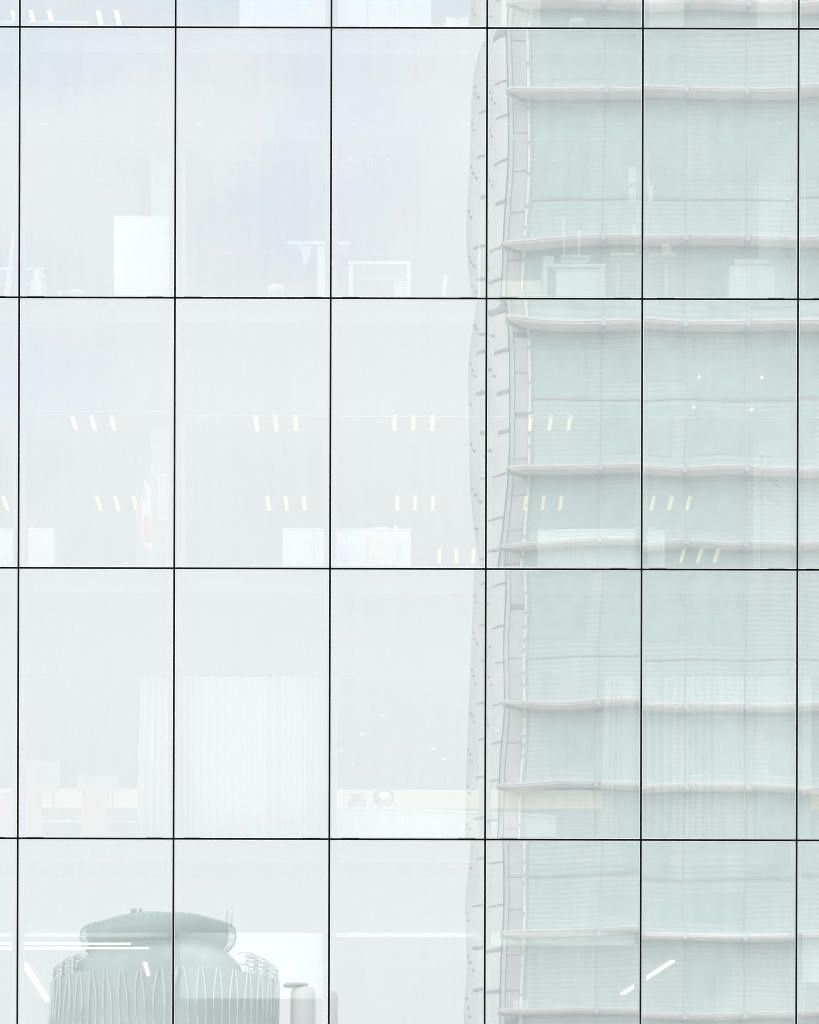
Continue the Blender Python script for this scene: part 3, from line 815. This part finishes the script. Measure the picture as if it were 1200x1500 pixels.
# counter in the fourth / fifth pane columns
d = .75
pl = [at(487, 1182, d), at(560, 1182.5, d), at(710, 1189, d), at(815, 1194, d)]
t = thing('counter', 'long white counter with plant and silver ball, crossing the fourth joint', 'counter', (pl[1][0], d + .3, z0))
top = [(x, z+EYE) for x, z in pl]
body = top + [(top[-1][0], z0), (top[0][0], z0)]
MB().slab_xz(body[::-1], d + .02, d + .6).build('front', WHITE, t)
MB().slab_xz(([(x, z + .001) for x, z in top] + [(x, z - .03) for x, z in top][::-1])[::-1], d - .01, d + .0195).build('edge', WHITE, t)
# plant in pot
c = P(523, 1183, 1.0); zk = P(523, 1182, .8).z
t = thing('potted_plant', 'spiky grey green potted plant on the white counter', 'plant', (c.x, 1.0, zk))
MB().lathe([(.001, zk), (.12, zk), (.13, zk+.12), (.11, zk+.12), (.001, zk+.11)], c.x, 1.0, 18).build('pot', GREY, t, smooth=True)
rnd = random.Random(3); lf = MB()
for i in range(70):
    an = rnd.uniform(0, 6.28); el = rnd.uniform(.05, 1.4); L = rnd.uniform(.12, .20)
    dr = Vector((math.cos(an)*math.cos(el), math.sin(an)*math.cos(el), math.sin(el)))
    sd_ = dr.cross(Vector((0,0,1))).normalized() * .014
    b0 = Vector((c.x, 1.0, zk+.11)); m1 = b0 + dr*L*.6; tp = b0 + dr*L + Vector((0,0,-.03))
    lf.add([b0, m1 - sd_, tp, m1 + sd_], [(0,1,2,3)])
lf.build('leaves', PLANT, t)
c = P(562, 1170, 1.0)
t = thing('mirror_ball_lamp', 'shiny silver globe on the white counter right of the plant', 'lamp', (c.x, 1.0, zk))
MB().lathe([(.001, zk), (.05, zk), (.09, zk+.05), (.15, zk+.13), (.16, zk+.19), (.13, zk+.25), (.08, zk+.275), (.001, zk+.28)], c.x, 1.0, 28).build('globe', CHROME, t, smooth=True)
MB().lathe([(.051, zk-.001), (.055, zk+.008), (.051, zk+.016)], c.x, 1.0, 20).build('foot', GREY, t, smooth=True)

# ------------------------------------------------------------------ the curved tower block behind the camera (seen in the glass)
RB = 115.0
SB = (D + RB) / F
def tx_(px): return (px - PX - 4) * SB           # flat-mirror pixel column -> world x on the tower's facade
TILE = mat('grey_tile', (0.70, 0.715, 0.70), 0.5, scale=0.7, noise=0.07)
SHELLM = mat('white_tile_shell', (0.80, 0.81, 0.785), 0.45, scale=0.5, noise=0.05)
RIBM = mat('grey_green_rib', (0.70, 0.75, 0.73), 0.5)
JOINT = mat('dark_joint', (0.48, 0.52, 0.51), 0.8)
LINE = mat('window_line', (0.58, 0.63, 0.63), 0.6)
SLABM = mat('balcony_concrete', (0.96, 0.915, 0.89), 0.7, scale=0.5)
NOSE = mat('balcony_nosing', (0.90, 0.90, 0.89), 0.5)
SKYSLOT = mat('sky_slot_white', (0.95, 0.95, 0.93), 0.3)
CLAMP = mat('steel_bracket', (0.68, 0.75, 0.73), 0.6)
def tower_glass():
    m = bpy.data.materials.new('slatted_glazing'); m.use_nodes = True
    nt = m.node_tree; b = nt.nodes['Principled BSDF']
    b.inputs['Roughness'].default_value = 0.12
    b.inputs['Specular IOR Level'].default_value = 0.5
    tcn = nt.nodes.new('ShaderNodeTexCoord')
    w = nt.nodes.new('ShaderNodeTexWave'); w.wave_type = 'BANDS'; w.bands_direction = 'Z'
    w.inputs['Scale'].default_value = 1.55; w.inputs['Distortion'].default_value = 1.6; w.inputs['Detail'].default_value = 1.5
    w.inputs['Detail Scale'].default_value = 0.4
    n = nt.nodes.new('ShaderNodeTexNoise'); n.inputs['Scale'].default_value = 0.45; n.inputs['Detail'].default_value = 3
    mp_ = nt.nodes.new('ShaderNodeMapping'); mp_.inputs['Scale'].default_value = (1.6, 1, 0.5)
    v = nt.nodes.new('ShaderNodeTexNoise'); v.inputs['Scale'].default_value = 3.0; v.inputs['Detail'].default_value = 2
    mp2 = nt.nodes.new('ShaderNodeMapping'); mp2.inputs['Scale'].default_value = (1.0, 1, 0.03)
    mx = nt.nodes.new('ShaderNodeMixRGB'); mx.inputs['Fac'].default_value = 0.42
    mx2 = nt.nodes.new('ShaderNodeMixRGB'); mx2.inputs['Fac'].default_value = 0.28
    r = nt.nodes.new('ShaderNodeValToRGB')
    r.color_ramp.elements[0].position = 0.28; r.color_ramp.elements[0].color = (0.595, 0.685, 0.672, 1)
    r.color_ramp.elements[1].position = 0.72; r.color_ramp.elements[1].color = (0.71, 0.795, 0.78, 1)
    L = nt.links.new
    L(tcn.outputs['Object'], w.inputs['Vector'])
    L(tcn.outputs['Object'], mp_.inputs['Vector']); L(mp_.outputs['Vector'], n.inputs['Vector'])
    L(tcn.outputs['Object'], mp2.inputs['Vector']); L(mp2.outputs['Vector'], v.inputs['Vector'])
    L(n.outputs['Fac'], mx.inputs['Color1']); L(w.outputs['Fac'], mx.inputs['Color2'])
    L(mx.outputs['Color'], mx2.inputs['Color1']); L(v.outputs['Fac'], mx2.inputs['Color2'])
    L(mx2.outputs['Color'], r.inputs['Fac']); L(r.outputs['Color'], b.inputs['Base Color'])
    return m
TGLASS = tower_glass()
tower = thing('apartment_tower', 'pale tower block with balconies and tiled edge mirrored in the right half', 'building', (20, -RB - 9, 0))
ZT = 78.0
YF = -RB
XG = tx_(760)
XE = XG + 44
MB().box(XG - .2, XE, YF - 18, YF - .35, 0, ZT).build('core', CONC, tower)
MB().box(XG - 1, XE, YF - 18.3, YF + .3, ZT, ZT + .5).build('roof', CONC, tower)
# rounded white outer edge
x0 = tx_(700)
xr = tx_(729)
plan = [(x0+.5, YF-9), (x0+.1, YF-5), (x0, YF-2.6), (x0+.03, YF-1.6), (x0+.14, YF-.95), (x0+.32, YF-.45), (x0+.58, YF-.1), (xr, YF+.08)]
sh = MB(); n = len(plan)
sh.add([(x,y,0) for x,y in plan] + [(x,y,ZT) for x,y in plan], [(i,i+1,n+i+1,n+i) for i in range(n-1)])
sh.build('rounded_edge', SHELLM, tower, smooth=True)
# studs and partial joints on the rounded edge
def on_edge(t):     # t in 0..1 along the visible curve
    seg = plan[2:]; k = t * (len(seg) - 1); i = min(int(k), len(seg) - 2); f = k - i
    a, b = seg[i], seg[i+1]
    return a[0] + (b[0]-a[0])*f, a[1] + (b[1]-a[1])*f
st, jn = MB(), MB()
rnd = random.Random(21)
z = 14.0
while z < ZT - 1:
    h = rnd.uniform(1.35, 1.8)
    y0 = rnd.uniform(.50, .72)
    pts = [on_edge(y0 + (.995 - y0) * i / 5) for i in range(6)]
    w = rnd.choice((.05, .07, .13))
    jn.add([(x, y+.05, z) for x, y in pts] + [(x, y+.05, z + w) for x, y in pts] +
           [(x, y-.02, z) for x, y in pts] + [(x, y-.02, z + w) for x, y in pts],
           [(i, i+1, 7+i, 6+i) for i in range(5)] + [(6+i, 7+i, 19+i, 18+i) for i in range(5)] + [(12+i, 13+i, i+1, i) for i in range(5)])
    ns = rnd.choice((1, 2, 3, 3))
    for i in range(ns):
        tt = .30 + .11 * i + rnd.uniform(-.03, .03)
        x, y = on_edge(tt)
        zz = z + h * (.92 - .20 * i) + rnd.uniform(-.05, .05)
        nx_, ny_ = -.6, .8
        st.tube([(x - nx_*.03, y - ny_*.03, zz), (x + nx_*.07, y + ny_*.07, zz)],   .045, 8)
    z += h
st.build('stud', JOINT, tower)
jn.build('shell_joint', JOINT, tower)
# grooves and rib
MB().box(xr, tx_(731.5), YF - .3, YF + .03, 0, ZT).build('groove', LINE, tower)
MB().box(tx_(731.5), tx_(737.5), YF - .3, YF + .08, 0, ZT).build('rib', RIBM, tower)
MB().box(tx_(737.5), tx_(739), YF - .3, YF + .03, 0, ZT).build('groove', LINE, tower)
# tiled strip with its horizontal joints
MB().box(tx_(739), tx_(761.5), YF - .35, YF + .05, 0, ZT).build('tiled_strip', TILE, tower)
tj = MB(); z = 13.6
while z < ZT - 1:
    w = rnd.choice((.05, .06, .06, .22))
    tj.box(tx_(739) + .002, tx_(761) , YF + .045, YF + .062, z, z + w)
    z += rnd.uniform(1.35, 1.95)
tj.build('tile_joint', JOINT, tower)
# column of white blocks standing in for bright sky seen through slots
MB().box(tx_(761.5), tx_(770), YF - .35, YF + .02, 0, ZT).build('block_recess', RIBM, tower)
bk = MB(); z = 14.0
while z < ZT - 1:
    h = rnd.choice((.2, .35, .7, 1.1, 1.3))
    bk.box(tx_(762.3), tx_(766.5), YF + .021, YF + .09, z, z + h)
    z += h + rnd.uniform(.10, .22)
bk.build('sky_slot', SKYSLOT, tower)
# glazed wall: bays and storeys
slab_y = [-225, -115, 0, 125, 345, 465, 680, 792, 1028, 1148, 1362, 1478, 1590, 1710]
line_y = [292, 583, 965, 1283]
YS = YF + 1.15
slab_z = [(PY - y) * (D - YS) / F + EYE for y in slab_y]
lev = sorted([zz for zz in slab_z] + [(PY - y) * SB + EYE for y in line_y])
bays = [XG + .28] + [tx_(891 + 104 * i) for i in range(0, 14)]
bays = [b for b in bays if b < XE]
rnd = random.Random(4)
glist = [MB() for _ in range(3)]
for i in range(len(bays) - 1):
    glist[i % 3].box(bays[i] + .02, bays[i+1] - .02, YF - .349, YF - .02, 0, ZT - .01)
    MB().box(bays[i] + .02, bays[i+1] - .02, YF - .349, YF - .02, 0, ZT - .01).build('glazed_bay', TGLASS, tower)
DIMG = mat('dim_window', (0.61, 0.715, 0.705), 0.15, scale=1.5, noise=0.05)
for i in range(6):
    for j in range(len(lev) - 1):
        if rnd.random() < .62 and lev[j+1] - lev[j] > 2.2:
            wa = bays[i] + .15 + rnd.choice((0, .0, .9)); wb = bays[i+1] - .12 - rnd.choice((0, 0, .5))
            MB().box(wa, wb, YF - .0195, YF - .004, lev[j] + rnd.choice((.08, .7)), lev[j+1] - rnd.choice((.3, .5, .9))).build('window', DIMG, tower)
for b in bays:
    MB().box(b - .02, b + .02, YF - .35, YF + .0, 0, ZT).build('window_bar', LINE, tower)
for y in line_y:
    zz = (PY - y) * SB + EYE
    MB().box(XG + .3, XE, YF - .019, YF + .012, zz - .035, zz + .035).build('storey_line', LINE, tower)
for zz in slab_z:
    xa, xb = tx_(735.5), tx_(762)
    s = MB().prism([(xb, YF - .015), (XE, YF - .015), (XE, YS), (xa, YS - .05), (xa - .12, YS - .25)][::1], zz - .15, zz - .03).build('balcony', SLABM, tower)
    MB().prism([(xa - .12, YS - .25), (xa, YS - .05), (XE, YS), (XE, YS + .06), (xa - .02, YS + .02), (xa - .2, YS - .24)], zz - .075, zz).build('nosing', NOSE, s)
    MB().prism([(xb - .05, YF + .0), (xa - .2, YS - .26), (xa - .28, YS - .22), (xb - .16, YF + .07)], zz - .26, zz - .0).build('end_edge', CLAMP, s)
    for b in bays[1:]:
        br = MB().box(b - .10, b + .10, YF + .02, YS - .02, zz - .23, zz - .152).box(b - .10, b + .10, YS + .061, YS + .085, zz - .26, zz + .03)
        br.build('bracket', CLAMP, s)
# a few white chairs' backs on one balcony corner read as a small white grille
g = MB(); zz = (PY - 1478) * (D - YS) / F + EYE
for i in range(6):
    x = tx_(752) + i * .12
    g.box(x, x + .07, YS - .4, YS - .36, zz + .05, zz + .38)
g.box(tx_(752), tx_(752) + .7, YS - .4, YS - .36, zz, zz + .06)
tag(g.build('balcony_grille', NOSE), 'little white slatted grille at the corner of a low balcony', 'grille')
# lamps glowing on the tower
for px, py in ((1019, 550), (1127, 551), (1007, 596.5), (1112, 597)):
    x = tx_(px if px < 1053 else px); zz = (PY - py) * (SB) + EYE
    MB().ball((x, YF + .10, zz), .06, 10).build('wall_lamp', mat('warm_wall_lamp', (.9,.88,.8), .4, emit=(1.0, .78, .48), estr=1.3), tower)

# ------------------------------------------------------------------ far round tower with saucer cap (seen at lower left)
RT = 440.0
ST = (D + RT) / F
TCX = (240 - PX - 2) * ST
def rz(py): return (PY - py) * ST + EYE
def rr(px): return px * ST
TDARK = mat('grey_green_cladding', (0.52, 0.60, 0.585), 0.6, scale=0.2, noise=0.12)
TCAP = mat('cap_cladding', (0.46, 0.555, 0.535), 0.6, scale=0.15, noise=0.10)
TRIB = mat('white_fin', (0.84, 0.86, 0.84), 0.6)
TNET = mat('pale_lattice', (0.46, 0.52, 0.51), 0.6)
far = thing('saucer_tower', 'round tower with saucer cap, cage rings and white ribs, mirrored at lower left', 'building', (TCX, -RT, 0))
RD = rr(172)
MB().lathe([(RD, 0), (RD, rz(1444)), (rr(120), rz(1441))], TCX, -RT, 64).build('drum', TDARK, far, smooth=False)
UCX = TCX - rr(11)      # the cap sits off the drum's axis
MB().lathe([(rr(124), rz(1470)), (rr(124), rz(1428)), (rr(120), rz(1419)), (rr(110), rz(1409)), (rr(97), rz(1400)), (rr(92), rz(1395)), (rr(93), rz(1391))], UCX, -RT, 64).build('upper_drum', TDARK, far, smooth=True)
MB().lathe([(rr(91), rz(1392)), (rr(97), rz(1386)), (rr(100), rz(1376)), (rr(101), rz(1368)), (rr(98), rz(1361)), (rr(88), rz(1354)), (rr(65), rz(1347.5)), (rr(40), rz(1343.5)), (rr(20), rz(1341.8)), (.01, rz(1341.3))],
           UCX, -RT, 72).build('saucer_cap', TCAP, far, smooth=True)
# fringe of curved slats and rings round the cap
nf = 72; rim = MB()
for i in range(nf):
    a = 2*math.pi*i/nf
    prof = [(96, 1358), (105, 1358.5), (111, 1365), (113, 1374), (111, 1384), (104, 1393), (96, 1397)]
    rim.tube([(UCX + rr(q)*math.cos(a), -RT + rr(q)*math.sin(a), rz(y)) for q, y in prof], rr(.42), 4)
for q, y in ((111, 1365), (113.3, 1374), (111, 1384), (104, 1393), (97.5, 1396.5)):
    rim.tube([(UCX + rr(q)*math.cos(2*math.pi*i/72), -RT + rr(q)*math.sin(2*math.pi*i/72), rz(y)) for i in range(73)], rr(.42), 4)
rim.build('rim_lattice', TCAP, far)
posts = MB()
for i in range(60):
    a = 2*math.pi*i/60
    x, y = UCX + rr(98)*math.cos(a), -RT + rr(98)*math.sin(a)
    posts.tube([(x, y, rz(1361)), (x, y, rz(1355.5))], rr(.5), 4)
for dx, h in ((105, 1341), (97, 1335)):
    posts.tube([(UCX + rr(dx), -RT, rz(1362)), (UCX + rr(dx), -RT, rz(h))], rr(.6), 4)
posts.build('roof_posts', TNET, far)
bxs = MB().box(UCX - rr(24), UCX - rr(16), -RT + 4, -RT + 5, rz(1349), rz(1342)).box(UCX - rr(12), UCX - rr(8), -RT + 4, -RT + 5, rz(1349), rz(1342.5))
bxs.build('roof_box', TNET, far)
# cage rings stepping round the shoulder
cage = MB()
rnd = random.Random(12)
for c0_ in (0.0, math.pi):        # stepped cages stand out at the two flanks
    for q, ys in ((138, (1408, 1414, 1420, 1427)), (157, (1416, 1422, 1429, 1436)), (172, (1426, 1431, 1437))):
        for y in ys:
            cage.tube([(TCX + rr(q)*math.cos(c0_ + .5*(i/10 - 1)), -RT + rr(q)*math.sin(c0_ + .5*(i/10 - 1)), rz(y)) for i in range(21)], rr(.6), 5)
        for i in range(5):
            a = c0_ + .5*(i/2 - 1)
            pr = [(q - 16, ys[0] + 1), (q - 4, ys[0] - .5), (q, ys[0] + 2), (q + .5, 1446)]
            cage.tube([(TCX + rr(k)*math.cos(a), -RT + rr(k)*math.sin(a), rz(y)) for k, y in pr], rr(.7), 5)
cage.build('cage_ring', TNET, far)
# paired white ribs
NP = 36
for i in range(NP):
    a = 2*math.pi*(i + .3)/NP
    if math.sin(a) < -.15: continue
    m = MB()
    for sg in (-1, 1):
        pts = []
        for y, off in ((1442, .015), (1456, .026), (1473, .042), (1494, .047), (1520, .043), (1570, .044), (1700, .044)):
            aa = a + sg*off
            pts.append((TCX + (RD + .25)*math.cos(aa), -RT + (RD + .25)*math.sin(aa), rz(y)))
        m.tube(pts, [rr(.9)] + [rr(1.3)]*6, 5)
    m.build('rib_pair', TRIB, far)
    gm_ = 0
# ------------------------------------------------------------------ pale tank with flat hat right of it
tcx = (455 - PX - 2) * ST
tank = thing('water_tank', 'pale round tank with a dark flat hat beside the far round tower', 'tank', (tcx, -RT, 0))
MB().lathe([(rr(20), 0), (rr(20), rz(1462)), (rr(18.5), rz(1456)), (rr(14), rz(1452)), (.01, rz(1451))], tcx, -RT, 40).build('vessel', mat('tank_paint', (.80, .79, .76), .6, scale=.3), tank, smooth=True)
MB().lathe([(rr(.02), rz(1450.5)), (rr(21), rz(1450.5)), (rr(21), rz(1447.5)), (rr(.02), rz(1447))], tcx - rr(12), -RT, 32).build('hat', TNET, tank)
MB().tube([(tcx - rr(6), -RT, rz(1452)), (tcx - rr(6), -RT, rz(1449.5))], rr(3), 8).build('neck', TNET, tank)
